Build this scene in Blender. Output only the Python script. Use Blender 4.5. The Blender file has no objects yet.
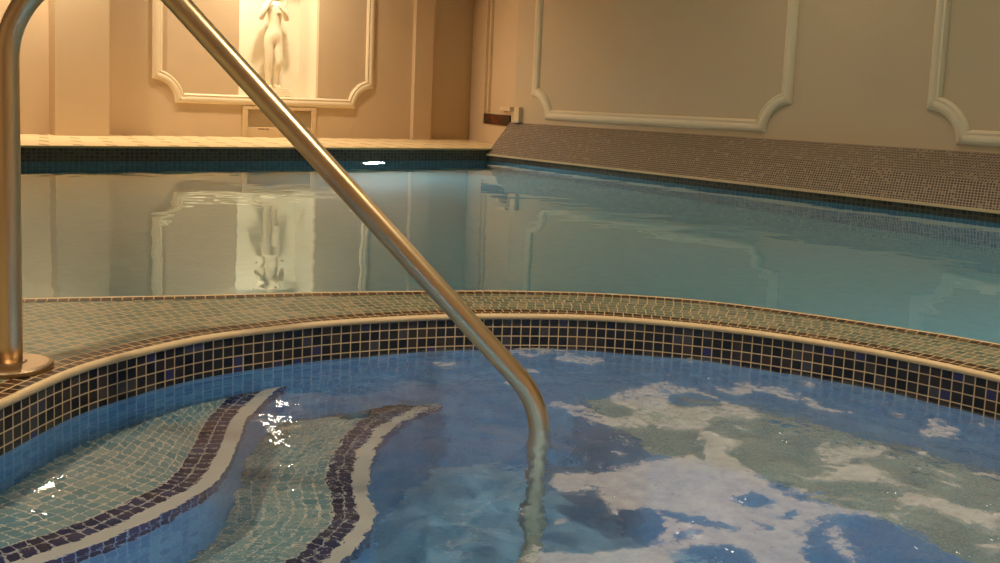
import bpy, bmesh, math, random
from mathutils import Vector, Matrix, noise
random.seed(7)
PI = math.pi
S = bpy.context.scene
COL = S.collection

# ---------------------------------------------------------------- helpers
def link(name, me, mat=None, parent=None, smooth=False):
    o = bpy.data.objects.new(name, me)
    COL.objects.link(o)
    if mat:
        me.materials.append(mat)
    if parent:
        o.parent = parent
        o.matrix_parent_inverse = Matrix.Identity(4)
    if smooth:
        for p in me.polygons:
            p.use_smooth = True
    return o

def mesh(name, verts, faces, mat=None, uvs=None, parent=None, smooth=False, kind=None):
    me = bpy.data.meshes.new(name)
    me.from_pydata([tuple(v) for v in verts], [], faces)
    if uvs is not None:
        lay = me.uv_layers.new(name='UVMap')
        for lp in me.loops:
            lay.data[lp.index].uv = uvs[lp.vertex_index]
    me.update()
    o = link(name, me, mat, parent, smooth)
    if kind:
        o['kind'] = kind
    return o

def bmobj(name, bm, mat=None, parent=None, smooth=False, kind=None, bevel=0):
    me = bpy.data.meshes.new(name)
    bmesh.ops.recalc_face_normals(bm, faces=bm.faces)
    bm.to_mesh(me); bm.free()
    o = link(name, me, mat, parent, smooth)
    if bevel:
        b = o.modifiers.new('edge', 'BEVEL'); b.width = bevel; b.segments = 2; b.limit_method = 'ANGLE'
    if kind:
        o['kind'] = kind
    return o

def box(bm, x0, x1, y0, y1, z0, z1, m=None):
    vs = [bm.verts.new(v) for v in ((x0,y0,z0),(x1,y0,z0),(x1,y1,z0),(x0,y1,z0),(x0,y0,z1),(x1,y0,z1),(x1,y1,z1),(x0,y1,z1))]
    for f in ((3,2,1,0),(4,5,6,7),(0,1,5,4),(1,2,6,5),(2,3,7,6),(3,0,4,7)):
        bm.faces.new([vs[i] for i in f])
    if m is not None:
        for v in vs: v.co = m @ v.co

def thing(name, label, cat, loc=(0,0,0), group=None):
    o = bpy.data.objects.new(name, None); COL.objects.link(o)
    o.location = loc; o.empty_display_size = .1
    o['label'] = label; o['category'] = cat
    if group: o['group'] = group
    return o

def tag(o, label, cat, group=None, kind=None):
    o['label'] = label; o['category'] = cat
    if group: o['group'] = group
    if kind: o['kind'] = kind
    return o

def sweep(pts, prof, closed=False, normal0=None, cap=True):
    """profile (list of 2-D points: side, up) swept along pts; returns verts, faces"""
    n = len(pts); pts = [Vector(p) for p in pts]
    vs, fs = [], []
    up = Vector(normal0 or (0,0,1))
    for i, p in enumerate(pts):
        a = pts[(i-1) % n] if (closed or i > 0) else p
        b = pts[(i+1) % n] if (closed or i < n-1) else p
        t = (b-a).normalized()
        side = t.cross(up)
        if side.length < 1e-5: side = Vector((1,0,0))
        side.normalize()
        u = side.cross(t).normalized()
        for (s, w) in prof:
            vs.append(p + side*s + u*w)
    k = len(prof)
    rng = n if closed else n-1
    for i in range(rng):
        j = (i+1) % n
        for q in range(k):
            r = (q+1) % k
            fs.append((i*k+q, i*k+r, j*k+r, j*k+q))
    if not closed and cap:
        fs.append(tuple(range(k))[::-1]); fs.append(tuple((n-1)*k+q for q in range(k)))
    return vs, fs

def circ(r, n=20):
    return [(r*math.cos(2*PI*i/n), r*math.sin(2*PI*i/n)) for i in range(n)]

def tube_mesh(pts, r, n=24):
    """rotation minimising tube"""
    pts = [Vector(p) for p in pts]; vs=[]; fs=[]
    nrm = None
    for i,p in enumerate(pts):
        a = pts[max(i-1,0)]; b = pts[min(i+1,len(pts)-1)]
        t = (b-a).normalized()
        if nrm is None:
            nrm = t.orthogonal().normalized()
        nrm = (nrm - t*nrm.dot(t)).normalized()
        bi = t.cross(nrm)
        for q in range(n):
            c = 2*PI*q/n
            vs.append(p + nrm*(r*math.cos(c)) + bi*(r*math.sin(c)))
    for i in range(len(pts)-1):
        for q in range(n):
            w=(q+1)%n
            fs.append((i*n+q, i*n+w, (i+1)*n+w, (i+1)*n+q))
    fs.append(tuple(range(n))[::-1]); fs.append(tuple((len(pts)-1)*n+q for q in range(n)))
    return vs, fs

def catmull(P, per=8, closed=False):
    out=[]; n=len(P)
    segs = n if closed else n-1
    for i in range(segs):
        if closed:
            p0,p1,p2,p3 = P[(i-1)%n],P[i],P[(i+1)%n],P[(i+2)%n]
        else:
            p1,p2 = P[i],P[i+1]
            p0 = P[i-1] if i>0 else tuple(2*a-b for a,b in zip(p1,p2))
            p3 = P[i+2] if i+2<n else tuple(2*a-b for a,b in zip(p2,p1))
        for k in range(per):
            t=k/per
            out.append(tuple(.5*((2*b)+(-a+c)*t+(2*a-5*b+4*c-d)*t*t+(-a+3*b-3*c+d)*t**3) for a,b,c,d in zip(p0,p1,p2,p3)))
    if not closed: out.append(tuple(P[-1]))
    return out

def lathe(prof, n=40):
    vs=[]; fs=[]
    for (r,z) in prof:
        for i in range(n):
            c=2*PI*i/n; vs.append((r*math.cos(c), r*math.sin(c), z))
    for k in range(len(prof)-1):
        for i in range(n):
            j=(i+1)%n
            fs.append((k*n+i,k*n+j,(k+1)*n+j,(k+1)*n+i))
    fs.append(tuple(range(n))[::-1]); fs.append(tuple((len(prof)-1)*n+i for i in range(n)))
    return vs, fs

# ---------------------------------------------------------------- materials
class NT:
    def __init__(self, name):
        self.m = bpy.data.materials.new(name); self.m.use_nodes = True
        self.t = self.m.node_tree; self.t.nodes.clear()
        self.out = self.n('ShaderNodeOutputMaterial')
    def n(self, typ, **kw):
        o = self.t.nodes.new(typ)
        for k,v in kw.items(): setattr(o,k,v)
        return o
    def l(self, a, b): self.t.links.new(a, b)
    def val(self, sock, v):
        if hasattr(v, 'is_linked') : self.l(v, sock)
        else: sock.default_value = v
    def math(self, op, a, b=0.0, c=0.0):
        o = self.n('ShaderNodeMath', operation=op)
        self.val(o.inputs[0], a); self.val(o.inputs[1], b); self.val(o.inputs[2], c)
        return o.outputs[0]
    def mix(self, f, a, b):
        o = self.n('ShaderNodeMix', data_type='RGBA')
        self.val(o.inputs[0], f); self.val(o.inputs[6], a); self.val(o.inputs[7], b)
        return o.outputs[2]
    def bsdf(self, color, rough=.5, metal=0., spec=.5, normal=None, coat=0.):
        b = self.n('ShaderNodeBsdfPrincipled')
        self.val(b.inputs['Base Color'], color); self.val(b.inputs['Roughness'], rough)
        self.val(b.inputs['Metallic'], metal); self.val(b.inputs['Specular IOR Level'], spec)
        b.inputs['Coat Weight'].default_value = coat
        if normal is not None: self.l(normal, b.inputs['Normal'])
        self.l(b.outputs[0], self.out.inputs['Surface'])
        return b
    def noise(self, scale, detail=2., vec=None, rough=.5):
        o = self.n('ShaderNodeTexNoise'); o.inputs['Scale'].default_value = scale
        o.inputs['Detail'].default_value = detail; o.inputs['Roughness'].default_value = rough
        if vec is not None: self.l(vec, o.inputs['Vector'])
        return o
    def bump(self, h, strength=.3, dist=.01):
        o = self.n('ShaderNodeBump'); o.inputs['Strength'].default_value = strength
        o.inputs['Distance'].default_value = dist
        self.l(h, o.inputs['Height']); return o.outputs[0]

def rgba(c): return (c[0], c[1], c[2], 1.)

def plain(name, col, rough=.6, var=.06, scale=6., bumpd=.0, bscale=200, spec=.4):
    t = NT(name)
    co = t.n('ShaderNodeTexCoord').outputs['Object']
    nz = t.noise(scale, 4, co).outputs['Fac']
    c = t.mix(nz, rgba([x*(1-var) for x in col]), rgba([min(1,x*(1+var)) for x in col]))
    nrm = None
    if bumpd:
        nrm = t.bump(t.noise(bscale, 2, co).outputs['Fac'], .5, bumpd)
    t.bsdf(c, rough, 0, spec, nrm)
    return t.m

def metal(name, col, rough=.25):
    t = NT(name)
    co = t.n('ShaderNodeTexCoord').outputs['Object']
    nz = t.noise(9, 3, co).outputs['Fac']
    r = t.math('MULTIPLY_ADD', nz, .16, rough-.08)
    fine = t.noise(420, 2, co).outputs['Fac']
    t.bsdf(rgba(col), r, 1., .5, t.bump(fine, .15, .0004))
    return t.m

def tile(name, pal, grout, pitch=(.025,.025), gw=.10, rough=.2, mode='grid', wob=.0, bands=None, R0=1.134, bumpd=.0012, spec=.5, grough=.7):
    """mosaic from the UV map in metres. mode 'polar': u = angle, v = distance from the rim (rows restart their own joints).
    pal: list of (position, colour). bands: list of (v0, v1, palette)"""
    t = NT(name)
    uv = t.n('ShaderNodeUVMap', uv_map='UVMap').outputs[0]
    sp = t.n('ShaderNodeSeparateXYZ'); t.l(uv, sp.inputs[0])
    u, v = sp.outputs[0], sp.outputs[1]
    if wob:
        geo = t.n('ShaderNodeNewGeometry').outputs['Position']
        wn = t.noise(16, 2, geo)
        ws = t.n('ShaderNodeSeparateColor'); t.l(wn.outputs['Color'], ws.inputs[0])
        dv = t.math('MULTIPLY', t.math('SUBTRACT', ws.outputs[1], .5), wob)
        v2 = t.math('ADD', v, dv)
    else:
        v2 = v
    row_f = t.math('DIVIDE', v2, pitch[1])
    row = t.math('FLOOR', row_f)
    fv = t.math('SUBTRACT', row_f, row)
    if mode == 'polar':
        r = t.math('MULTIPLY_ADD', row, pitch[1], R0 + pitch[1]*.5)
        N = t.math('ROUND', t.math('DIVIDE', t.math('MULTIPLY', r, 2*PI), pitch[0]))
        col_f = t.math('MULTIPLY', t.math('DIVIDE', u, 2*PI), N)
        h = t.n('ShaderNodeTexWhiteNoise', noise_dimensions='1D'); t.l(row, h.inputs['W'])
        col_f = t.math('ADD', col_f, t.math('MULTIPLY', h.outputs['Value'], .35))
    else:
        col_f = t.math('DIVIDE', u, pitch[0])
    if wob:
        col_f = t.math('ADD', col_f, t.math('MULTIPLY', t.math('SUBTRACT', ws.outputs[0], .5), wob/pitch[0]))
    cl = t.math('FLOOR', col_f)
    fu = t.math('SUBTRACT', col_f, cl)
    eu = t.math('MINIMUM', fu, t.math('SUBTRACT', 1., fu))
    ev = t.math('MINIMUM', fv, t.math('SUBTRACT', 1., fv))
    e = t.math('MINIMUM', eu, ev)
    ss = t.n('ShaderNodeMapRange', interpolation_type='SMOOTHSTEP')
    t.l(e, ss.inputs['Value'])
    ss.inputs['From Min'].default_value = gw*.35; ss.inputs['From Max'].default_value = gw*.75
    inside = ss.outputs[0]
    cmb = t.n('ShaderNodeCombineXYZ'); t.l(cl, cmb.inputs[0]); t.l(row, cmb.inputs[1])
    wnz = t.n('ShaderNodeTexWhiteNoise', noise_dimensions='2D'); t.l(cmb.outputs[0], wnz.inputs['Vector'])
    def ramp(p):
        cr = t.n('ShaderNodeValToRGB'); cr.color_ramp.interpolation = 'LINEAR'
        els = cr.color_ramp.elements
        while len(els) < len(p): els.new(.5)
        for el,(pos,c) in zip(els,p): el.position = pos; el.color = rgba(c)
        t.l(wnz.outputs['Value'], cr.inputs[0]); return cr.outputs[0]
    c = ramp(pal)
    for (v0,v1,p) in (bands or []):
        mk = t.math('MULTIPLY', t.math('GREATER_THAN', row_f, v0), t.math('LESS_THAN', row_f, v1))
        c = t.mix(mk, c, ramp(p))
    col = t.mix(inside, rgba(grout), c)
    nrm = t.bump(inside, .6, bumpd) if bumpd else None
    rg = t.math('MULTIPLY_ADD', inside, rough-grough, grough)
    t.bsdf(col, rg, 0, spec, nrm)
    t.row_f = row_f; t.col = col
    return t.m

M = {}
PAINT = (.615,.465,.30)
M['paint'] = plain('wall_paint', PAINT, .75, .03, 3, .0006, 260)
M['paint_lifted'] = plain('wall_paint_lifted', (.66,.53,.34), .75, .03, 3, .0006, 260)  # wall paint for the bay, lightened to offset the shade of its recess
M['mould'] = plain('moulding_paint', (.78,.65,.45), .5, .02, 5)
M['niche'] = plain('niche_paint', (.80,.73,.58), .6, .02, 5)
M['plaster'] = plain('white_plaster', (.84,.73,.54), .45, .03, 8)
M['ceil'] = plain('ceiling_paint', (.80,.60,.36), .8, .02, 3)
M['bead'] = plain('cream_bullnose', (.66,.49,.29), .4, .12, 26)
M['grey'] = plain('vent_paint', (.48,.36,.21), .6, .04, 20)
M['frame'] = plain('vent_frame_paint', (.66,.49,.29), .6, .03, 8)
M['steel'] = metal('brushed_steel', (.86,.62,.38), .31)
M['flange'] = metal('worn_flange_steel', (.36,.26,.16), .4)
M['sign'] = plain('sign_board', (.035,.020,.012), .35, .1, 9)
M['red'] = plain('sign_red', (.30,.045,.02), .4, .1, 9)
M['white'] = plain('trunking_white', (.70,.55,.36), .45, .03, 9)

NAVY = [(0.,(.008,.008,.014)),(.55,(.020,.017,.020)),(.8,(.045,.030,.026)),(.93,(.05,.05,.06)),(1.,(.03,.03,.12))]
GROUT = (.62,.45,.26)
BLUE = [(0.,(.05,.19,.37)),(.5,(.07,.24,.42)),(1.,(.11,.31,.47))]
TEAL = [(0.,(.10,.23,.26)),(.35,(.15,.29,.31)),(.75,(.21,.33,.33)),(1.,(.30,.37,.33))]
DKSTEP = [(0.,(.004,.009,.05)),(.6,(.010,.020,.085)),(1.,(.03,.04,.13))]
DECK = [(0.,(.065,.105,.085)),(.4,(.10,.145,.105)),(.75,(.135,.15,.10)),(1.,(.22,.20,.14))]
DKDECK = [(0.,(.018,.010,.007)),(.6,(.04,.018,.010)),(.9,(.08,.035,.018)),(1.,(.12,.09,.04))]
M['spa_band'] = tile('navy_mosaic', NAVY, GROUT, (.0262,.0258), .095, .16)
M['spa_blue'] = tile('blue_mosaic', BLUE, (.20,.34,.50), (.0262,.0258), .10, .3)
M['tread'] = tile('teal_mosaic', TEAL, (.66,.60,.48), (.027,.027), .10, .35, wob=.010)
M['treaddark'] = tile('dark_step_mosaic', DKSTEP, (.42,.42,.40), (.027,.027), .10, .3, wob=.004)
M['riser'] = tile('riser_mosaic', BLUE, (.22,.34,.50), (.0245,.0245), .10, .3, bands=[(0,2,DKSTEP)])
M['spafloor'] = tile('floor_mosaic', [(0.,(.12,.30,.47)),(1.,(.18,.38,.54))], (.22,.40,.54), (.03,.03), .08, .3)
M['nosing'] = plain('white_nosing', (.56,.53,.47), .5, .06, 40)
M['deck'] = tile('deck_mosaic', DECK, (.50,.38,.23), (.0262,.036), .11, .42, mode='polar', wob=.010, bumpd=.0012, spec=.25)
M['deckdark'] = tile('dark_deck_mosaic', DKDECK, (.56,.39,.21), (.0262,.036), .10, .45, mode='polar', spec=.18)
M['bank'] = tile('bank_mosaic', [(0.,(.006,.005,.004)),(.55,(.025,.018,.014)),(.85,(.07,.05,.04)),(1.,(.26,.20,.15))], (.36,.275,.205), (.0215,.0265), .30, .35)
M['poolband'] = tile('pool_band_mosaic', [(0.,(.008,.008,.006)),(.6,(.022,.020,.014)),(1.,(.05,.045,.03))], (.085,.068,.042), (.040,.030), .22, .3)
M['poolwall'] = tile('pool_wall_mosaic', [(0.,(.03,.13,.20)),(1.,(.08,.22,.30))], (.25,.36,.38), (.05,.05), .10, .3)
M['poolfloor'] = tile('pool_floor_mosaic', [(0.,(.21,.43,.47)),(1.,(.25,.48,.51))], (.25,.47,.50), (.05,.05), .08, .4)

def deck_far_mat():
    t = NT('cream_deck_tiles')
    uv = t.n('ShaderNodeUVMap', uv_map='UVMap').outputs[0]
    sp = t.n('ShaderNodeSeparateXYZ'); t.l(uv, sp.inputs[0])
    a = t.math('DIVIDE', sp.outputs[0], .262); b = t.math('DIVIDE', t.math('ADD', sp.outputs[1], .1), 1.15)
    def dot(off):
        x = t.math('ABSOLUTE', t.math('SUBTRACT', t.math('FRACT', t.math('ADD', a, off)), .5))
        y = t.math('ABSOLUTE', t.math('SUBTRACT', t.math('FRACT', t.math('ADD', b, off)), .5))
        return t.math('LESS_THAN', t.math('ADD', x, y), .155)
    m = t.math('MAXIMUM', dot(0.), dot(.5))
    c = t.mix(m, rgba((.80,.62,.36)), rgba((.34,.24,.13)))
    t.bsdf(c, .35)
    return t.m
M['fardeck'] = deck_far_mat()

def water(name, scale, dist, tint=(1,1,1), stretch=(1,1,1), detail=3., lively=None):
    t = NT(name)
    geo = t.n('ShaderNodeNewGeometry').outputs['Position']
    mp = t.n('ShaderNodeMapping'); t.l(geo, mp.inputs[0]); mp.inputs['Scale'].default_value = stretch
    nz = t.noise(scale, detail, mp.outputs[0], .5)
    hgt = nz.outputs['Fac']
    if lively:
        sx = t.n('ShaderNodeSeparateXYZ'); t.l(geo, sx.inputs[0])
        mr = t.n('ShaderNodeMapRange', interpolation_type='SMOOTHSTEP'); t.l(sx.outputs[0], mr.inputs['Value'])
        mr.inputs['From Min'].default_value = .95; mr.inputs['From Max'].default_value = 1.5
        mr.inputs['To Min'].default_value = 1.; mr.inputs['To Max'].default_value = lively
        hgt = t.math('MULTIPLY', hgt, mr.outputs[0])
    nrm = t.bump(hgt, 1., dist)
    g = t.n('ShaderNodeBsdfGlass'); g.inputs['IOR'].default_value = 1.333
    g.inputs['Roughness'].default_value = 0.0; g.inputs['Color'].default_value = rgba(tint)
    t.l(nrm, g.inputs['Normal']); t.l(g.outputs[0], t.out.inputs['Surface'])
    return t.m
M['poolwater'] = water('pool_water_surface', 2.2, .0035, (.82,.95,.98), (1,1,1), 2.)
M['spawater'] = water('spa_water_surface', 24., .0012, (.95,.98,1.), (1,1,1), 3., lively=4.)

def foam_mat():
    t = NT('bubbly_foam')
    at = t.n('ShaderNodeAttribute', attribute_name='foam_cover').outputs['Fac']
    geo = t.n('ShaderNodeNewGeometry').outputs['Position']
    n1 = t.noise(55, 5, geo, .65).outputs['Fac']
    n2 = t.noise(260, 2, geo, .5).outputs['Fac']
    hz = t.n('ShaderNodeAttribute', attribute_name='haze').outputs['Fac']
    n0 = t.noise(13, 4, geo, .6).outputs['Fac']
    d = t.math('ADD', at, t.math('MULTIPLY', t.math('SUBTRACT', n1, .5), 1.5))
    d = t.math('ADD', d, t.math('MULTIPLY', t.math('SUBTRACT', n0, .5), .7))
    d = t.math('ADD', d, t.math('MULTIPLY', t.math('SUBTRACT', n2, .5), .6))
    ss = t.n('ShaderNodeMapRange', interpolation_type='SMOOTHSTEP'); t.l(d, ss.inputs['Value'])
    ss.inputs['From Min'].default_value = .38; ss.inputs['From Max'].default_value = .86
    n3 = t.noise(30, 5, geo, .7).outputs['Fac']
    a = t.math('MULTIPLY', ss.outputs[0], t.math('MULTIPLY_ADD', n3, .55, .14))
    a = t.math('ADD', a, t.math('MULTIPLY', hz, t.math('MULTIPLY_ADD', n0, .13, .0)))
    df = t.n('ShaderNodeBsdfDiffuse'); df.inputs['Color'].default_value = (.68,.64,.635,1)
    t.l(t.bump(n2, .6, .002), df.inputs['Normal'])
    tl = t.n('ShaderNodeBsdfTranslucent'); tl.inputs['Color'].default_value = (.75,.78,.82,1)
    m0 = t.n('ShaderNodeMixShader'); m0.inputs[0].default_value = .3
    t.l(df.outputs[0], m0.inputs[1]); t.l(tl.outputs[0], m0.inputs[2])
    tr = t.n('ShaderNodeBsdfTransparent')
    mx = t.n('ShaderNodeMixShader'); t.l(a, mx.inputs[0]); t.l(tr.outputs[0], mx.inputs[1]); t.l(m0.outputs[0], mx.inputs[2])
    t.l(mx.outputs[0], t.out.inputs['Surface'])
    return t.m
M['foam'] = foam_mat()

def emit(name, col, s):
    t = NT(name); e = t.n('ShaderNodeEmission'); e.inputs[0].default_value = rgba(col); e.inputs[1].default_value = s
    t.l(e.outputs[0], t.out.inputs['Surface']); return t.m

# ---------------------------------------------------------------- dimensions
ZP = -.02            # pool water
ZS = -.095           # spa water
XL, XR = -3.2, 6.75  # side walls
YN, YF = -1.8, 10.35 # near and far walls
ZC = 2.75
XBF, XBN = 6.31, 6.02  # pool edge under the sloping bank, far and near
XB = 6.30
YE = 8.40            # far pool edge
ZD = .098            # far deck level
CX, CY, RS = 1.12, 1.09, 1.134
PD = -1.35           # pool floor
SD = -1.0            # spa floor

# spa rim radius by angle (degrees)
RIM = [(-60,1.134),(-25,1.138),(-3,1.142),(9,1.134),(22,1.130),(35,1.131),(49,1.136),(63,1.125),(77,1.125),(91,1.136),(104,1.154),(117,1.149),(133,1.118),(150,1.122),(180,1.134),(240,1.134)]
def rim(th):
    d = math.degrees(th)
    while d < -60: d += 360
    while d > 240+60: d -= 360
    if d >= 240: return 1.134
    for i in range(len(RIM)-1):
        if RIM[i][0] <= d <= RIM[i+1][0]:
            f = (d-RIM[i][0])/(RIM[i+1][0]-RIM[i][0]); f = f*f*(3-2*f)
            return RIM[i][1]*(1-f)+RIM[i+1][1]*f
    return 1.134
NT_ = 480
TH = [2*PI*i/NT_ for i in range(NT_)]
LIP = [(CX+rim(a)*math.cos(a), CY+rim(a)*math.sin(a)) for a in TH]
ARC = [0.]
for i in range(NT_):
    a, b = LIP[i], LIP[(i+1)%NT_]
    ARC.append(ARC[-1]+math.hypot(a[0]-b[0], a[1]-b[1]))

# outer edge of the mosaic platform: pool edge as seen, then the walls
EDGE = catmull([(2.45,YN),(2.56,-.9),(2.64,0.),(2.655,.6),(2.594,1.196),(2.532,1.44),(2.442,1.702),(2.311,1.967),(2.102,2.188),(1.842,2.357),(1.56,2.482),(1.286,2.588),(1.021,2.674),(.776,2.764),(.589,2.83),(.2,2.95),(-.4,3.10),(-1.4,3.28),(XL,3.45)], 10)
OUT = EDGE + [(XL,YN)]
def ray_out(th):
    c, s = math.cos(th), math.sin(th); best = 1e9
    n = len(OUT)
    for i in range(n):
        (x1,y1),(x2,y2) = OUT[i], OUT[(i+1)%n]
        dx,dy = x2-x1,y2-y1; den = c*dy - s*dx
        if abs(den) < 1e-9: continue
        t = ((x1-CX)*dy-(y1-CY)*dx)/den; w = ((x1-CX)*s-(y1-CY)*c)/den
        if t > 0 and -1e-6 <= w <= 1+1e-6: best = min(best, t)
    return best

# ---------------------------------------------------------------- platform (deck round the spa)
TH2 = sorted(TH + [math.atan2(YN-CY, XL-CX) % (2*PI), math.atan2(3.45-CY, XL-CX) % (2*PI), math.atan2(YN-CY, 2.45-CX) % (2*PI)])
def ring(name, f0, f1, mat, steps, z=0., kind='structure'):
    vs, fs, uv = [], [], []
    for a in TH2:
        r0 = f0(a); r1 = f1(a); rl = rim(a)
        for k in range(steps+1):
            r = r0+(r1-r0)*k/steps
            vs.append((CX+r*math.cos(a), CY+r*math.sin(a), z)); uv.append((a, r-rl))
    n = len(TH2); w = steps+1
    for i in range(n):
        j = (i+1) % n
        for k in range(steps):
            if j == 0:
                continue
            fs.append((i*w+k, i*w+k+1, j*w+k+1, j*w+k))
    # closing sector with unwrapped angle
    base = len(vs)
    for idx,a in ((n-1,TH2[-1]),(0,TH2[0]+2*PI)):
        r0=f0(a);r1=f1(a);rl=rim(a)
        for k in range(steps+1):
            r=r0+(r1-r0)*k/steps
            vs.append((CX+r*math.cos(a), CY+r*math.sin(a), z)); uv.append((a, r-rl))
    for k in range(steps):
        fs.append((base+k, base+k+1, base+w+k+1, base+w+k))
    return mesh(name, vs, fs, mat, uv, kind=kind)
PT = .0245
ro = {}
def rout(a):
    k = round(a % (2*PI), 7)
    if k not in ro: ro[k] = ray_out(a)
    return ro[k]
B0 = .012
ring('floor_spa_border', lambda a: rim(a)+B0*.5, lambda a: rim(a)+2*.036, M['deckdark'], 2)
ring('floor_platform', lambda a: rim(a)+2*.036, lambda a: max(rim(a)+2*.036+.01, rout(a)-.03), M['deck'], 26)
# one dark row along the pool: uv measured back from the pool edge
def edge_row():
    pts = [Vector((x,y,0)) for x,y in EDGE]; vs=[];uv=[];fs=[]; s=0.
    for i,p in enumerate(pts):
        a=pts[max(i-1,0)];b=pts[min(i+1,len(pts)-1)];t=(b-a).normalized();nn=Vector((-t.y,t.x,0))
        if i: s+=(p-pts[i-1]).length
        vs += [p+nn*.004+Vector((0,0,.0012)), p+nn*.044+Vector((0,0,.0012))]; uv += [(s,0.001),(s,.0235)]
    for i in range(len(pts)-1): fs.append((2*i,2*i+1,2*i+3,2*i+2))
    return mesh('floor_pool_border', vs, fs, M['edgerow'], uv, kind='structure')
M['edgerow'] = tile('dark_edge_mosaic', DKDECK, (.56,.39,.21), (.0270,.0245), .10, .45, spec=.18)
edge_row()
# cream bullnose at spa rim
prof = [(-.004,-.011),(.0075,-.011),(.0085,-.004),(.0065,.002),(.001,.0035),(-.006,.0025)]
vs, fs = sweep([(x,y,0) for x,y in LIP], [( -p[0], p[1]) for p in prof], closed=True)
o = mesh('trim_1', vs, fs, M['bead'], smooth=True, kind='structure')
o['label'] = 'cream bullnose edge running round the spa rim'
# cream bullnose at pool edge, with the pool wall below
vs, fs = sweep([(x,y,0) for x,y in EDGE], [(.005,-.03),(.006,-.002),(.003,.0025),(-.006,.002),(-.006,-.03)])
o = mesh('trim_2', vs, fs, M['bead'], smooth=True, kind='structure')

# ---------------------------------------------------------------- spa basin
def cyl_wall(name, z0, z1, mat, off=0., nz=1):
    vs=[];fs=[];uv=[]
    for i in range(NT_+1):
        a=TH[i%NT_]; r=rim(a)+off
        for k in range(nz+1):
            z=z0+(z1-z0)*k/nz
            vs.append((CX+r*math.cos(a),CY+r*math.sin(a),z)); uv.append((ARC[i],-z-.0075))
    for i in range(NT_):
        for k in range(nz):
            w=nz+1
            fs.append((i*w+k,i*w+k+1,(i+1)*w+k+1,(i+1)*w+k))
    return mesh(name,vs,fs,mat,uv,kind='structure')
ZB = -.0075-4*.0258
cyl_wall('wall_spa_band', ZB, -.006, M['spa_band'])
cyl_wall('wall_spa', SD, ZB, M['spa_blue'])
n=96
vs=[(CX+1.2*math.cos(2*PI*i/n),CY+1.2*math.sin(2*PI*i/n),SD) for i in range(n)]
mesh('floor_spa', vs, [tuple(range(n))], M['spafloor'], [(v[0],v[1]) for v in vs], kind='structure')

def resample(P, n):
    L=[0.]
    for a,b in zip(P,P[1:]): L.append(L[-1]+math.hypot(b[0]-a[0],b[1]-a[1]))
    out=[];j=0
    for i in range(n):
        s=L[-1]*i/(n-1)
        while j<len(P)-2 and L[j+1]<s: j+=1
        f=(s-L[j])/max(1e-9,L[j+1]-L[j])
        out.append((P[j][0]+(P[j+1][0]-P[j][0])*f,P[j][1]+(P[j+1][1]-P[j][1])*f))
    return out, L[-1]

def step(name, ctrl, ztop, zbot, wn=.034, wd=.056, back=None):
    N=120
    nose,Ltot=resample(catmull(ctrl,10),N)
    a0=math.atan2(nose[0][1]-CY,nose[0][0]-CX); a1=math.atan2(nose[-1][1]-CY,nose[-1][0]-CX)
    if a1<a0: a1+=2*PI
    wall=[(CX+(rim(a0+(a1-a0)*i/(N-1))-.002)*math.cos(a0+(a1-a0)*i/(N-1)),CY+(rim(a0+(a1-a0)*i/(N-1))-.002)*math.sin(a0+(a1-a0)*i/(N-1))) for i in range(N)]
    def inside(p):
        a=math.atan2(p[1]-CY,p[0]-CX); r=math.hypot(p[0]-CX,p[1]-CY); m=rim(a)-.002
        return p if r<m else (CX+m*math.cos(a),CY+m*math.sin(a))
    if back: wall=[inside(p) for p in resample(catmull(back,10),N)[0]]
    nose=[inside(p) for p in nose]
    offs=[0,wn,wn+wd]
    curves=[]
    for k,o in enumerate(offs):
        c=[]
        for i in range(N):
            a=nose[max(i-1,0)];b=nose[min(i+1,N-1)]
            tx,ty=b[0]-a[0],b[1]-a[1];l=math.hypot(tx,ty);nx,ny=-ty/l,tx/l
            # normal must point to the wall side
            wx,wy=wall[i][0]-nose[i][0],wall[i][1]-nose[i][1]
            if NSIGN[0]<0: nx,ny=-nx,-ny
            p=(nose[i][0]+nx*o,nose[i][1]+ny*o)
            c.append(inside(p))
        curves.append(c)
    root=thing(name, {'spa_step':'', }.get('x',''), 'step')
    S_=[Ltot*i/(N-1) for i in range(N)]
    def strip(nm,c0,c1,z0,z1,v0,v1,mat,steps=1,smooth=False):
        vs=[];uv=[];fs=[]
        for i in range(N):
            d=math.hypot(c1[i][0]-c0[i][0],c1[i][1]-c0[i][1])
            for k in range(steps+1):
                f=k/steps
                vs.append((c0[i][0]+(c1[i][0]-c0[i][0])*f,c0[i][1]+(c1[i][1]-c0[i][1])*f,z0+(z1-z0)*f))
                uv.append((S_[i], v0+((v1-v0) if v1 is not None else d)*f))
        w=steps+1
        for i in range(N-1):
            for k in range(steps): fs.append((i*w+k,i*w+k+1,(i+1)*w+k+1,(i+1)*w+k))
        return mesh(nm,vs,fs,mat,uv,parent=root,smooth=smooth)
    strip('nosing_strip',curves[0],curves[1],ztop+.001,ztop+.001,0,wn,M['nosing'])
    strip('dark_tile_border',curves[1],curves[2],ztop,ztop,0,.054,M['treaddark'])
    strip('tread',curves[2],wall,ztop,ztop,0,None,M['tread'],24)
    strip('riser',curves[0],curves[0],ztop+.001,zbot,0,ztop-zbot,M['riser'])
    return root
NSIGN=[1]
S1=[(1.075,2.235),(1.007,2.176),(.928,2.096),(.878,2.025),(.833,1.946),(.788,1.875),(.745,1.811),(.699,1.755),(.639,1.714),(.521,1.655),(.422,1.622),(.30,1.60),(.19,1.615),(.115,1.645)]
S2=[(1.51,2.15),(1.37,2.111),(1.29,2.056),(1.204,1.984),(1.145,1.92),(1.085,1.835),(1.045,1.748),(1.0,1.66),(.878,1.565),(.76,1.51),(.62,1.448),(.45,1.40),(.25,1.39),(.03,1.41)]
NSIGN[0]=-1
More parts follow.
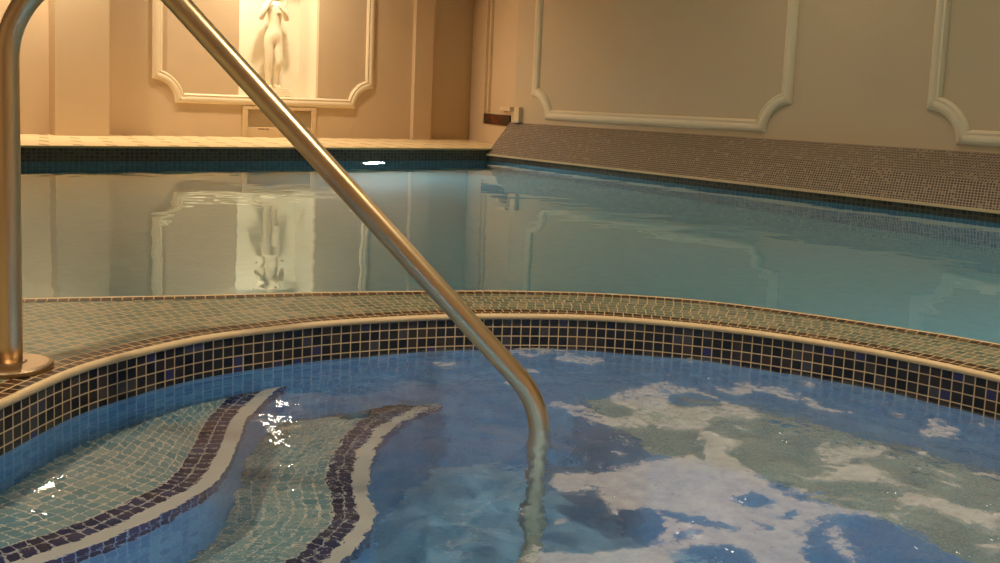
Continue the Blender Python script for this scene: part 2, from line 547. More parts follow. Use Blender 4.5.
st1=step('spa_step', S1, ZS-.20, SD+.0)
st2=step('spa_step', S2, ZS-.45, SD+.0, back=S1)
tag(st1,'upper underwater spa step of teal mosaic, nearest the pole base','step','curved spa steps')
tag(st2,'deeper underwater spa step, its wavering edge close to the rail foot','step','curved spa steps')

# underwater bench round the right half of the spa
def bench():
    root=thing('spa_bench','curved underwater mosaic bench against the right side of the spa wall','bench',(0,0,0))
    vs=[];uv=[];fs=[];v2=[];u2=[];f2=[]
    n=90; a0,a1=math.radians(-75),math.radians(52)
    zt=ZS-.42
    for i in range(n+1):
        a=a0+(a1-a0)*i/n; r1=rim(a)-.002
        # the bench narrows to nothing at its ends
        e=min(1,min(i,n-i)/10); w=.40*math.sin(e*PI/2)
        r0=r1-w-.001
        for r in (r0,r1):
            vs.append((CX+r*math.cos(a),CY+r*math.sin(a),zt)); uv.append((a*RS,r1-r))
        for z in (zt,SD):
            v2.append((CX+r0*math.cos(a),CY+r0*math.sin(a),z)); u2.append((a*.8,zt-z))
    for i in range(n):
        fs.append((2*i,2*i+1,2*i+3,2*i+2)); f2.append((2*i,2*i+2,2*i+3,2*i+1))
    mesh('seat',vs,fs,M['tread'],uv,parent=root)
    mesh('front_face',v2,f2,M['spa_blue'],u2,parent=root)
bench()

# ---------------------------------------------------------------- spa water and foam
def wave(x,y):
    p=Vector((x*5.,y*5.,.3)); q=Vector((x*14.,y*14.,2.1))
    lively=.22+.95*min(1,max(0,(x-.72)/.5))
    return (noise.noise(p)*.006+noise.noise(q)*.0022)*lively
def spa_grid(step_, zoff=0.):
    nr=int(1.134/step_); na=int(2*PI*1.134/step_/1.2)
    vs=[(CX,CY,ZS+zoff+wave(CX,CY))];fs=[]
    for k in range(1,nr+1):
        for i in range(na):
            a=2*PI*i/na; r=(rim(a)+.002)*k/nr
            x=CX+r*math.cos(a);y=CY+r*math.sin(a)
            vs.append((x,y,ZS+zoff+wave(x,y)))
    for i in range(na): fs.append((0,1+i,1+(i+1)%na))
    for k in range(1,nr):
        b=1+(k-1)*na;c=1+k*na
        for i in range(na):
            j=(i+1)%na; fs.append((b+i,c+i,c+j,b+j))
    return vs,fs
vs,fs=spa_grid(.013)
o=mesh('spa_water',vs,fs,M['spawater'],smooth=True,kind='stuff')
tag(o,'blue rippling water filling the round spa in front','water',kind='stuff')

# foam patches: outlines in metres on the water
FOAM = [([(1.099, 1.262), (1.145, 1.289), (1.172, 1.286), (1.244, 1.257), (1.345, 1.254), (1.416, 1.242), (1.456, 1.24), (1.527, 1.292), (1.59, 1.334), (1.599, 1.285), (1.607, 1.227), (1.532, 1.204), (1.505, 1.157), (1.485, 1.095), (1.46, 1.048), (1.448, 0.981), (1.495, 0.913), (1.541, 0.843), (1.492, 0.855), (1.452, 0.904), (1.404, 0.91), (1.332, 0.888), (1.277, 0.84), (1.236, 0.79), (0.875, 1.023), (0.915, 1.072), (0.97, 1.097), (1.011, 1.102), (1.07, 1.109), (1.097, 1.108), (1.136, 1.138), (1.17, 1.205), (1.133, 1.202), (1.099, 1.229)],1.0),
 ([(1.535, 1.579), (1.602, 1.617), (1.694, 1.625), (1.795, 1.622), (1.825, 1.536), (1.807, 1.445), (1.806, 1.358), (1.785, 1.305), (1.722, 1.279), (1.71, 1.309), (1.672, 1.347), (1.605, 1.317), (1.556, 1.329), (1.521, 1.367), (1.521, 1.424), (1.483, 1.446), (1.555, 1.504)],0.78),
 ([(0.851, 1.038), (0.913, 1.082), (0.975, 1.097), (0.97, 1.056), (0.911, 0.999)],0.8),
 ([(1.531, 1.052), (1.603, 1.037), (1.685, 1.048), (1.729, 1.021), (1.706, 0.974), (1.646, 0.947), (1.6, 0.961), (1.551, 1.011)],0.95),
 ([(1.726, 1.138), (1.793, 1.084), (1.808, 1.005), (1.84, 0.948), (1.777, 1.008), (1.722, 1.061)],0.85),
 ([(1.628, 0.909), (1.665, 0.872), (1.675, 0.814), (1.693, 0.753), (1.587, 0.694), (1.616, 0.749), (1.602, 0.793), (1.605, 0.857)],1.0),
 ([(1.686, 0.995), (1.693, 0.938), (1.688, 0.89), (1.64, 0.906), (1.63, 0.96)],0.7),
 ([(1.767, 0.91), (1.774, 0.837), (1.746, 0.841), (1.746, 0.888)],0.85),
 ([(1.804, 0.966), (1.821, 0.895), (1.794, 0.89), (1.791, 0.943)],0.85),
 ([(1.38, 0.88), (1.423, 0.875), (1.366, 0.845), (1.34, 0.799), (1.3, 0.776), (1.308, 0.8), (1.33, 0.843)],0.95),
 ([(2.015, 1.419), (2.024, 1.394), (1.975, 1.304), (1.967, 1.243), (1.995, 1.21), (1.934, 1.25), (1.944, 1.312)],0.95),
 ([(2.093, 1.204), (2.091, 1.15), (2.036, 1.137), (2.045, 1.169)],0.9),
 ([(2.052, 1.069), (2.062, 1.024), (2.018, 0.995), (2.029, 1.037)],0.9),
 ([(1.935, 1.543), (1.998, 1.539), (1.986, 1.465), (1.928, 1.468), (1.916, 1.504)],0.75),
 ([(2.115, 1.463), (2.13, 1.414), (2.083, 1.39), (2.068, 1.418)],0.75),
 ([(1.46, 1.053), (1.507, 1.002), (1.541, 0.943), (1.548, 0.903), (1.497, 0.924), (1.448, 0.981)],0.58),
 ([(0.995, 1.209), (1.025, 1.207), (1.01, 1.186), (0.99, 1.189)],0.75),
 ([(1.019, 1.148), (1.049, 1.14), (1.037, 1.123), (1.012, 1.128)],0.85),
 ([(1.253, 1.335), (1.278, 1.323), (1.263, 1.311), (1.246, 1.32)],0.75),
 ([(1.32, 1.486), (1.353, 1.431), (1.384, 1.36), (1.334, 1.366), (1.306, 1.424)],0.45),
 ([(1.715, 1.234), (1.744, 1.224), (1.711, 1.204), (1.695, 1.213)],0.7),
 ([(1.262, 1.035), (1.283, 1.01), (1.257, 0.998), (1.24, 1.021)],0.7),
 ([(1.881, 0.882), (1.911, 0.858), (1.893, 0.851), (1.869, 0.871)],0.8)]
HOLES = [[(0.941, 1.074), (0.988, 1.102), (1.035, 1.106), (1.091, 1.107), (1.151, 1.117), (1.199, 1.101), (1.195, 1.065), (1.146, 1.028), (1.114, 1.005), (1.069, 1.007), (0.993, 1.025)],
 [(1.344, 1.04), (1.397, 1.049), (1.402, 1.004), (1.375, 0.994), (1.339, 1.013)],
 [(1.048, 0.911), (1.1, 0.953), (1.149, 0.958), (1.192, 0.934), (1.201, 0.898), (1.187, 0.868), (1.151, 0.845)],
 [(1.159, 1.002), (1.184, 1.004), (1.195, 0.988), (1.168, 0.979), (1.136, 0.987)],
 [(1.693, 1.519), (1.771, 1.52), (1.79, 1.445), (1.731, 1.41), (1.669, 1.429), (1.663, 1.484)],
 [(1.512, 1.283), (1.547, 1.28), (1.452, 1.205), (1.45, 1.222)],
 [(1.208, 1.08), (1.232, 1.041), (1.262, 0.972), (1.246, 0.969), (1.215, 1.015), (1.201, 1.057)],
 [(1.367, 0.957), (1.394, 0.952), (1.368, 0.938), (1.352, 0.943)],
 [(1.297, 0.954), (1.31, 0.935), (1.295, 0.933)]]
def inpoly(x,y,P):
    c=False;n=len(P);j=n-1
    for i in range(n):
        if (P[i][1]>y)!=(P[j][1]>y) and x<(P[j][0]-P[i][0])*(y-P[i][1])/(P[j][1]-P[i][1])+P[i][0]: c=not c
        j=i
    return c
def pdist(x,y,P):
    d=1e9;n=len(P)
    for i in range(n):
        x1,y1=P[i];x2,y2=P[(i+1)%n];dx,dy=x2-x1,y2-y1
        t=max(0,min(1,((x-x1)*dx+(y-y1)*dy)/(dx*dx+dy*dy+1e-12)))
        d=min(d,math.hypot(x-x1-dx*t,y-y1-dy*t))
    return d
def sdf(x,y,P,bb):
    if x<bb[0]-.08 or x>bb[1]+.08 or y<bb[2]-.08 or y>bb[3]+.08: return -.08
    d=pdist(x,y,P)
    return d if inpoly(x,y,P) else -d
def bbs(P): return (min(p[0] for p in P),max(p[0] for p in P),min(p[1] for p in P),max(p[1] for p in P))
FB=[(P,bbs(P),a) for P,a in FOAM]; HB=[(P,bbs(P)) for P in HOLES]
def foam_density(x,y):
    wx=x+noise.noise(Vector((x*22,y*22,1.)))*.010+noise.noise(Vector((x*60,y*60,5.)))*.004
    wy=y+noise.noise(Vector((x*22,y*22,7.)))*.010+noise.noise(Vector((x*60,y*60,9.)))*.004
    best=-1.
    for P,bb,amp in FB:
        s=sdf(wx,wy,P,bb)
        v=.5+max(-.5,min(.5,s/.022*.5))
        best=max(best,v*amp)
    for P,bb in HB:
        s=sdf(wx,wy,P,bb)
        h=.5+max(-.5,min(.5,s/.016*.5))
        best=min(best,1-h)
    # thin drifting flecks elsewhere on the lively side
    lv=min(1,max(0,(x-.95)/.5))
    fl=noise.fractal(Vector((x*9+3,y*9-2,.4)),1.,2.2,4)
    best=max(best,lv*min(.74,max(0,(fl-.20)*2.2)))
    return best
def foam():
    stp=.0075; vs=[];fs=[];den=[];hz=[];idx={}
    nx=int(2.3/stp); ny=int(2.3/stp)
    x0,y0=CX-1.15,CY-1.15
    D={}; HZ={}
    for i in range(nx+1):
        for j in range(ny+1):
            x,y=x0+i*stp,y0+j*stp
            if y < .3-x*.8+.0: continue
            if math.hypot(x-CX,y-CY)>rim(math.atan2(y-CY,x-CX))-.006: continue
            D[i,j]=foam_density(x,y)
            HZ[i,j]=min(1,max(0,(x-.84+.1*(1.5-y))/.35))
    def vid(i,j):
        if (i,j) not in idx:
            x,y=x0+i*stp,y0+j*stp
            idx[i,j]=len(vs); vs.append((x,y,ZS+wave(x,y)+.0035)); den.append(D[i,j]); hz.append(HZ[i,j])
        return idx[i,j]
    for (i,j) in list(D):
        q=((i,j),(i+1,j),(i+1,j+1),(i,j+1))
        if all(k in D for k in q) and max(D[k]+HZ[k] for k in q)>.06:
            fs.append(tuple(vid(*k) for k in q))
    me=bpy.data.meshes.new('spa_foam'); me.from_pydata(vs,[],fs)
    at=me.attributes.new('foam_cover','FLOAT','POINT')
    for k,d in enumerate(den): at.data[k].value=d
    at=me.attributes.new('haze','FLOAT','POINT')
    for k,d in enumerate(hz): at.data[k].value=d
    o=link('spa_foam',me,M['foam'],smooth=True)
    tag(o,'pale pinkish white foam drifting in patches on the spa water','foam',kind='stuff')
foam()

# ---------------------------------------------------------------- pool basin and water
def quad(name,a,b,c,d,mat,uvs,kind='structure'):
    return mesh(name,[a,b,c,d],[(0,1,2,3)],mat,uvs,kind=kind)
quad('floor_pool',(XL,YN,PD),(XB,YN,PD),(XB,YE,PD),(XL,YE,PD),M['poolfloor'],[(XL,YN),(XB,YN),(XB,YE),(XL,YE)])
def wallstrip(name,P,z0,z1,mat,kind='structure'):
    vs=[];uv=[];fs=[];s=0
    for i,p in enumerate(P):
        if i: s+=math.hypot(p[0]-P[i-1][0],p[1]-P[i-1][1])
        vs+=[(p[0],p[1],z0),(p[0],p[1],z1)]; uv+=[(s,z1-z0),(s,0)]
    for i in range(len(P)-1): fs.append((2*i,2*i+2,2*i+3,2*i+1))
    return mesh(name,vs,fs,mat,uv,kind=kind)
ZBD=-.16
wallstrip('wall_pool_far_band',[(XL,YE),(XB,YE)],ZBD,ZD-.016,M['poolband'])
wallstrip('wall_pool_far',[(XL,YE),(XB,YE)],PD,ZBD,M['poolwall'])
wallstrip('wall_pool_right_band',[(XBF,YE),(XBN,YN)],ZBD,.025,M['poolband'])
wallstrip('wall_pool_right',[(XBF,YE),(XBN,YN)],PD,ZBD,M['poolwall'])
wallstrip('wall_pool_left',[(XL,YN),(XL,YE)],PD,.02,M['poolwall'])
wallstrip('wall_pool_near',EDGE,PD,-.005,M['poolwall'])
wallstrip('wall_pool_end',[(XB,YN),(XL,YN)],PD,.02,M['poolwall'])
# water surface: fan strip from the curved edge to the far corners
def pool_water():
    bm=bmesh.new()
    P=[bm.verts.new((x,y,ZP)) for x,y in EDGE]
    P+=[bm.verts.new((XL+.001,YE-.001,ZP)),bm.verts.new((XBF-.001,YE-.001,ZP)),bm.verts.new((XBN-.001,YN+.001,ZP))]
    f=bm.faces.new(P[::-1]); bmesh.ops.triangulate(bm,faces=[f])
    for f in bm.faces:
        f.normal_update()
        if f.normal.z<0: f.normal_flip()
    me=bpy.data.meshes.new('pool_water'); bm.to_mesh(me); bm.free()
    o=link('pool_water',me,M['poolwater'])
    tag(o,'calm green blue water of the large pool behind the spa','water',kind='stuff')
pool_water()

# far deck (cream tiles) with an edge lip
vs=[(XL,YE-.012,ZD),(8.2,YE-.012,ZD),(8.2,11.2,ZD),(XL,11.2,ZD)]
mesh('floor_far_deck',vs,[(0,1,2,3)],M['fardeck'],[(v[0],v[1]) for v in vs],kind='structure')
bm=bmesh.new(); box(bm,XL,XB+.1,YE-.014,YE+.02,ZD-.018,ZD-.001)
bmobj('trim_3',bm,plain('deck_lip_shaded',(.30,.24,.10),.4,.1,12),kind='structure')  # olive colour paints in the shade on the deck's tile edge

# sloping mosaic bank along the right wall
ZT=.378
L=math.hypot(XR-XB,ZT-.04)
vs=[(XBN,YN,.04),(XBF,YE,.04),(XR,YE+.185,ZT),(XR,YN,ZT),(XR,YE+.185,-.1),(XBF,YE,-.1)]
mesh('wall_bank',vs,[(0,3,2,1),(1,2,4,5)],M['bank'],[(YN,0),(YE,0),(YE,L),(YN,L),(YE,L+.3),(YE,-.1)],kind='structure')
bm=bmesh.new(); box(bm,-.008,.016,0,math.hypot(YE-YN,XBF-XBN),.026,.045,Matrix.Translation((XBN,YN,0)) @ Matrix.Rotation(-math.atan2(XBF-XBN,YE-YN),4,'Z'))
bmobj('trim_4',bm,M['bead'],kind='structure')

# ---------------------------------------------------------------- room shell
NX0,NX1,NZ0,NZ1,ND=4.363,5.315,.555,2.15,.50
bm=bmesh.new()
T=.05
CA=(7.53,10.40); CC=(6.75,8.52)
WX0,WX1=2.95,6.60
for (x0,x1,z0,z1) in ((WX0,NX0,ZD-.1,ZC),(NX1,WX1,ZD-.1,ZC),(NX0,NX1,ZD-.1,NZ0),(NX0,NX1,NZ1,ZC)):
    box(bm,x0,x1,YF,YF+T,z0,z1)
bmobj('wall_far',bm,M['paint'],kind='structure')
# niche box
bm=bmesh.new()
box(bm,NX0-.02,NX1+.02,YF+ND,YF+ND+.03,NZ0-.03,NZ1+.03)
box(bm,NX0-.03,NX0,YF+T,YF+ND,NZ0-.03,NZ1+.03); box(bm,NX1,NX1+.03,YF+T,YF+ND,NZ0-.03,NZ1+.03)
box(bm,NX0,NX1,YF+T,YF+ND,NZ0-.03,NZ0); box(bm,NX0,NX1,YF+T,YF+ND,NZ1,NZ1+.03)
bmobj('wall_niche',bm,M['niche'],kind='structure')
# left pilaster and the wall beyond it
bm=bmesh.new(); box(bm,2.43,2.93,10.10,10.45,ZD-.1,ZC)
bmobj('wall_pilaster',bm,M['paint'],kind='structure')
bm=bmesh.new(); box(bm,XL,2.45,YF-.02,YF+T,ZD-.1,ZC)
bmobj('wall_far_left',bm,M['paint'],kind='structure')
# right pilaster and the recessed bay next to it, its paint lightened against the shade
bm=bmesh.new(); box(bm,6.58,6.84,YF-.07,YF+.5,ZD-.1,ZC)
bmobj('wall_pier',bm,M['paint'],kind='structure')
bm=bmesh.new(); box(bm,6.80,7.75,YF+.12,YF+.2,ZD-.1,ZC)
bmobj('wall_bay',bm,M['paint_lifted'],kind='structure')
# splayed corner wall
dA=Vector((CC[0]-CA[0],CC[1]-CA[1],0)); LA=dA.length; dA.normalize()
nA=Vector((dA.y,-dA.x,0))          # towards the room
if nA.x>0: nA=-nA
def wall_slab(name,a,b,z0,z1,mat,out,th=.06):
    bm=bmesh.new(); o=Vector(out).normalized()*th
    p=[Vector((*a,0)),Vector((*b,0)),Vector((*b,0))-o,Vector((*a,0))-o]
    lo=[bm.verts.new((q.x,q.y,z0)) for q in p]; hi=[bm.verts.new((q.x,q.y,z1)) for q in p]
    bm.faces.new(lo[::-1]); bm.faces.new(hi)
    for i in range(4):
        j=(i+1)%4; bm.faces.new((lo[i],lo[j],hi[j],hi[i]))
    return bmobj(name,bm,mat,kind='structure')
A2=(CA[0]-dA.x*.25,CA[1]-dA.y*.25)
wall_slab('wall_corner',A2,CC,ZD-.2,ZC,M['paint'],nA)
wall_slab('wall_right',CC,(XR,YN),ZT-.1,ZC,M['paint'],(-1,0,0))
wall_slab('wall_left',(XL,YN),(XL,YF),0.,ZC,M['paint'],(1,0,0))
wall_slab('wall_near',(XR,YN),(XL,YN),-.1,ZC,M['paint'],(0,1,0))
bm=bmesh.new(); box(bm,XL-.1,8.2,YN-.1,11.2,ZC,ZC+.06)
bmobj('ceiling',bm,M['ceil'],kind='structure')

# ---------------------------------------------------------------- panel mouldings
MP=[(0,0),(.0,.012),(.012,.026),(.030,.034),(.050,.034),(.068,.026),(.085,.030),(.100,.016),(.104,0)]
def moulding(name,pts,origin,ux,nrm,label):
    """closed outer outline pts (u,z) in the wall plane; profile steps inward"""
    P=[Vector(p) for p in pts]; n=len(P); ux=Vector(ux); nrm=Vector(nrm); o=Vector(origin); uz=Vector((0,0,1))
    vs=[];fs=[];k=len(MP)
    area=sum(P[i].x*P[(i+1)%n].y-P[(i+1)%n].x*P[i].y for i in range(n))
    sg=1 if area>0 else -1
    for i in range(n):
        a=P[i]-P[i-1]; b=P[(i+1)%n]-P[i]
        a.normalize(); b.normalize()
        na=Vector((-a.y,a.x))*sg; nb=Vector((-b.y,b.x))*sg
        m=(na+nb); m.normalize(); sc=1/max(.5,m.dot(na))
        for (w,h) in MP:
            q=P[i]+m*w*sc
            vs.append(o+ux*q.x+uz*q.y+nrm*h)
    for i in range(n):
        j=(i+1)%n
        for q in range(k-1):
            fs.append((i*k+q,j*k+q,j*k+q+1,i*k+q+1))
    ob=mesh(name,vs,fs,M['mould'],kind='structure')
    ob['label']=label
    bm=bmesh.new(); bm.from_mesh(ob.data); bmesh.ops.recalc_face_normals(bm,faces=bm.faces); bm.to_mesh(ob.data); bm.free()
    return ob
def panel_outline(u0,u1,z0,z1,r):
    """rectangle whose four corners are bitten by quarter circles"""
    out=[]
    def arc(cx,cz,a0,a1):
        for i in range(15):
            a=math.radians(a0+(a1-a0)*i/14); out.append((cx+r*math.cos(a),cz+r*math.sin(a)))
    arc(u0,z0,90,0); arc(u1,z0,180,90); arc(u1,z1,270,180); arc(u0,z1,360,270)
    return out
moulding('trim_5',panel_outline(3.427,6.036,.448,2.5,.240),(0,YF,0),(1,0,0),(0,-1,0),'cream panel moulding round the statue niche')
# right wall: u runs along -y
moulding('trim_6',panel_outline(-8.211,-4.925,.428,2.5,.238),(XR,0,0),(0,-1,0),(-1,0,0),'cream panel moulding in the middle of the right wall')
moulding('trim_7',panel_outline(-3.775,-.6,.423,2.5,.235),(XR,0,0),(0,-1,0),(-1,0,0),'cream panel moulding at the near end of the right wall')

# ---------------------------------------------------------------- vent under the niche
v=thing('wall_vent','beige framed vent panel low on the far wall under the statue niche','vent',(4.85,YF,ZD))
bm=bmesh.new()
x0,x1=4.405-4.85,5.292-4.85
box(bm,x0,x1,-.025,0,.306,.342); box(bm,x0,x0+.06,-.025,0,.0,.306); box(bm,x1-.055,x1,-.025,0,.0,.306); box(bm,x0+.06,x1-.055,-.018,0,.0,.112)
bmobj('frame',bm,M['frame'],parent=v,bevel=.004)
bm=bmesh.new(); box(bm,x0+.06,x1-.055,-.004,0,.112,.306)
for k in range(9):
    z=.122+k*.020
    box(bm,x0+.062,x1-.057,-.011,-.003,z,z+.008)
bmobj('grille',bm,M['grey'],parent=v)
bm=bmesh.new(); box(bm,-.26,-.19,-.0195,-.017,.088,.094); box(bm,-.17,-.14,-.0195,-.017,.088,.094)
bmobj('slot',bm,M['sign'],parent=v)

# ---------------------------------------------------------------- corner wall: pipes, trunking, sign
def on_corner(s,z,off=0.): 
    p=Vector((CA[0],CA[1],0))+dA*s+nA*off; return Vector((p.x,p.y,z))
mA=Matrix((( dA.x,nA.x,0,CA[0]),(dA.y,nA.y,0,CA[1]),(0,0,1,0),(0,0,0,1)))
for i,(s0,s1,lab) in enumerate(((.685,.80,'slim painted batten running up the corner wall, farther of the pair above the sign'),(.945,1.0,'slim painted batten running up the corner wall, closer to the white trunking elbow'))):
    bm=bmesh.new(); box(bm,s0,s1,0,.035,.47,ZC-.01,mA)
    o=bmobj('wall_batten',bm,M['paint'],bevel=.004); tag(o,lab,'batten','battens on the corner wall')
tk=thing('pipe_trunking','cream trunking elbow on the corner wall beside the dark sign','trunking')
bm=bmesh.new(); box(bm,1.60,2.03,0.001,.05,.500,.545,mA); bmobj('horizontal_run',bm,M['white'],parent=tk,bevel=.006)
bm=bmesh.new(); box(bm,XR-.05,XR,8.375,8.465,.385,.545); bmobj('drop',bm,M['white'],parent=tk,bevel=.006)
bm=bmesh.new(); box(bm,XR-.06,XR,8.365,8.475,.382,.402); bmobj('collar',bm,M['nosing'],parent=tk,bevel=.003)
sg=thing('pool_sign','small dark sign with two lines of red lettering on the corner wall','sign')
bm=bmesh.new(); box(bm,.74,1.93,.002,.016,.331,.452,mA); bmobj('board',bm,M['sign'],parent=sg,bevel=.003)
def text(body,s0,s1,z0,h):
    cu=bpy.data.curves.new('lettering','FONT'); cu.body=body; cu.size=1; cu.extrude=.004
    to=bpy.data.objects.new('tmp',cu); COL.objects.link(to)
    dg=bpy.context.evaluated_depsgraph_get(); me=bpy.data.meshes.new_from_object(to.evaluated_get(dg))
    bpy.data.objects.remove(to)
    xs=[q.co.x for q in me.vertices]; ys=[q.co.y for q in me.vertices]
    for q in me.vertices:
        s=s0+(q.co.x-min(xs))/(max(xs)-min(xs))*(s1-s0); z=z0+(q.co.y-min(ys))/(max(ys)-min(ys))*h
        q.co=on_corner(s,z,.0165+(.002 if q.co.z>0 else 0))
    me.name='lettering'
    return link('lettering',me,M['red'],sg)
text('SHALLOW',.93,1.66,.398,.040); text('END',1.16,1.46,.345,.040)

# ---------------------------------------------------------------- statue in the niche
stt=thing('statue','white plaster statue of a standing figure in the lit niche','statue',(4.87,YF+.24,NZ0))
bm=bmesh.new(); box(bm,-.175,.175,-.13,.13,0,.07); box(bm,-.14,.14,-.11,.11,.07,.092)
bmobj('plinth',bm,M['plaster'],parent=stt,bevel=.008)
def figure():
    # joints: name -> (x,y,z,radius)
    J={'pel':(.00,0,.665,.082),'hipL':(-.055,0,.620,.070),'kneeL':(-.052,-.012,.375,.046),'calfL':(-.050,.012,.29,.047),'ankL':(-.045,.01,.125,.026),'heelL':(-.045,.0,.105,.026),'toeL':(-.058,-.095,.103,.018),
       'hipR':(.052,.005,.615,.068),'kneeR':(.050,-.045,.38,.045),'calfR':(.046,.0,.29,.045),'ankR':(.042,.02,.13,.025),'heelR':(.042,.01,.107,.025),'toeR':(.075,-.075,.103,.018),
       'belly':(.006,-.008,.745,.085),'waist':(.012,0,.805,.080),'ribs':(.018,-.006,.90,.088),'chest':(.022,-.006,.985,.088),'neckb':(.022,.008,1.065,.045),'neck':(.026,0,1.11,.034),'skull':(.032,-.012,1.165,.054),'top':(.034,-.004,1.215,.056),
       'shL':(-.085,.0,1.03,.042),'elL':(-.165,-.02,.845,.032),'foL':(-.14,-.075,.945,.027),'wrL':(-.095,-.105,1.035,.019),'haL':(-.075,-.115,1.075,.022),
       'shR':(.130,.0,1.03,.042),'elR':(.145,-.03,.86,.031),'foR':(.105,-.09,.915,.027),'wrR':(.06,-.115,.96,.019),'haR':(.035,-.118,.985,.022)}
    E=[('pel','hipL'),('hipL','kneeL'),('kneeL','calfL'),('calfL','ankL'),('ankL','heelL'),('heelL','toeL'),('pel','hipR'),('hipR','kneeR'),('kneeR','calfR'),('calfR','ankR'),('ankR','heelR'),('heelR','toeR'),
       ('pel','belly'),('belly','waist'),('waist','ribs'),('ribs','chest'),('chest','neckb'),('neckb','neck'),('neck','skull'),('skull','top'),
       ('chest','shL'),('shL','elL'),('elL','foL'),('foL','wrL'),('wrL','haL'),('chest','shR'),('shR','elR'),('elR','foR'),('foR','wrR'),('wrR','haR')]
    # fingers from each palm
    for sd,h,dx in (('L','haL',.45),('R','haR',-.8)):
        bx,by,bz,_=J[h]
        for k in range(5):
            off=(k-2)*.009
            n1='f%s%da'%(sd,k); n2='f%s%db'%(sd,k); ln=(.020,.026,.029,.027,.021)[k]
            ox,oz=(off, .004) if sd=='L' else (-.004*1, off)
            d=Vector((.25,-.15,1)).normalized() if sd=='L' else Vector((-1,-.15,.25)).normalized()
            if k==0: d=Vector((.9,-.3,.5)).normalized() if sd=='L' else Vector((-.4,-.3,.9)).normalized()
            J[n1]=(bx+ox+d.x*ln*.8,by+d.y*ln*.8,bz+oz+d.z*ln*.8,.0058); J[n2]=(bx+ox+d.x*ln*1.7,by+d.y*ln*1.7-.006,bz+oz+d.z*ln*1.7,.0046)
            E+=[(h,n1),(n1,n2)]
    names=list(J); me=bpy.data.meshes.new('figure')
    me.from_pydata([J[n][:3] for n in names],[(names.index(a),names.index(b)) for a,b in E],[])
    o=bpy.data.objects.new('figure',me); COL.objects.link(o); o.parent=stt
    o.modifiers.new('skin','SKIN').use_smooth_shade=True
    sv=me.skin_vertices[0].data if me.skin_vertices else None
    if sv is None:
        bm=bmesh.new(); bm.from_mesh(me); bm.verts.layers.skin.verify(); bm.to_mesh(me); bm.free(); sv=me.skin_vertices[0].data
    for i,n in enumerate(names):
        r=J[n][3]; sv[i].radius=(r,r*(.82 if n in('ribs','chest','belly','waist') else 1)); sv[i].use_root=(n=='pel')
    ss=o.modifiers.new('sub','SUBSURF'); ss.levels=2; ss.render_levels=2
    me.materials.append(M['plaster'])
    # head: face with nose, brow, chin, ears under a cap of hair
    bm=bmesh.new(); bmesh.ops.create_icosphere(bm,subdivisions=4,radius=1)
    for q in bm.verts:
        x,y,z=q.co
        f=1+.0*z
        q.co=Vector((x*.058*(1-.18*max(0,-z)),y*.068,z*.082))
        if y<-.3:
            nose=math.exp(-((x/.14)**2))*math.exp(-(((z+.05)/.22)**2)); q.co.y-=.016*nose
            eye=math.exp(-(((abs(x)-.36)/.15)**2))*math.exp(-(((z-.10)/.10)**2)); q.co.y+=.006*eye
            mouth=math.exp(-((x/.28)**2))*math.exp(-(((z+.45)/.07)**2)); q.co.y+=.003*mouth
            chin=math.exp(-((x/.3)**2))*math.exp(-(((z+.85)/.2)**2)); q.co.y-=.008*chin
        ear=math.exp(-(((y-.1)/.16)**2))*math.exp(-(((z+.02)/.25)**2))
        if abs(x)>.85: q.co.x+=math.copysign(.012*ear,x)
        q.co+=Vector((.033,-.012,1.185))
    bmobj('head',bm,M['plaster'],parent=stt,smooth=True)
    bm=bmesh.new(); bmesh.ops.create_icosphere(bm,subdivisions=4,radius=1)
    for q in bm.verts:
        x,y,z=q.co; w=1+.05*math.sin(14*x+9*z)*math.cos(11*y)
        q.co=Vector((x*.064*w,max(y,-.55)*.072*w+.012,max(z,-.45)*.078*w+.018))+Vector((.033,-.006,1.195))
    bmobj('hair',bm,M['plaster'],parent=stt,smooth=True)
figure()

# ---------------------------------------------------------------- handrail
hr=thing('handrail','bent stainless steel handrail from the mosaic deck down into the spa','handrail',(.425,2.13,0))
dR=Vector((.8223,-.5690,0)).normalized()
RA,Z0=.187,.617
path=[(0,.004)]+[(0,.05*i) for i in range(1,12)]+[(0,Z0)]
TOT=math.radians(136.4)
for i in range(1,33):
    a=TOT*i/32; path.append((RA-RA*math.cos(a), Z0+RA*math.sin(a)))
sl=1.05
s_e,z_e=path[-1]
R2=.192
# straight run then a tight bend back to vertical
s1,z1=1.02,1.085-1.05*1.02
for i in range(1,16):
    f=i/15; path.append((s_e+(s1-s_e)*f, z_e+(z1-z_e)*f))
a0=math.radians(46.4)      # below horizontal
# arc turning to straight down: centre lies to the left-below normal
for i in range(1,15):
    a=a0+(PI/2-a0)*i/14
    path.append((s1+R2*(math.sin(PI/2-a0)*0+ (math.sin(a)-math.sin(a0))*0)+0,0)) if False else None
    ds=R2*(math.cos(a0-PI/2)-math.cos(a-PI/2)) if False else R2*(math.sin(a)-math.sin(a0))*0
    # tangent (cos a, -sin a) integrated along the arc
    path.append((s1+R2*(math.sin(a)-math.sin(a0)), z1+R2*(math.cos(a)-math.cos(a0))))
s2,z2=path[-1]
zend=SD+.003
for i in range(1,20): path.append((s2, z2+(zend-z2)*i/19))
pts=[(dR.x*s,dR.y*s,z) for s,z in path]
vs,fs=tube_mesh(pts,.0220,28)
mesh('tube',vs,fs,M['steel'],parent=hr,smooth=True)
vs,fs=lathe([(.0225,.0005),(.077,.0005),(.0785,.003),(.0785,.0095),(.0765,.0125),(.070,.0145),(.030,.0150),(.0255,.017),(.0225,.017)],64)
o=mesh('base_flange',vs,fs,M['flange'] if 'flange' in M else M['steel'],parent=hr)
vs,fs=lathe([(.0225,SD+.0005),(.06,SD+.0005),(.06,SD+.012),(.0225,SD+.016)],40)
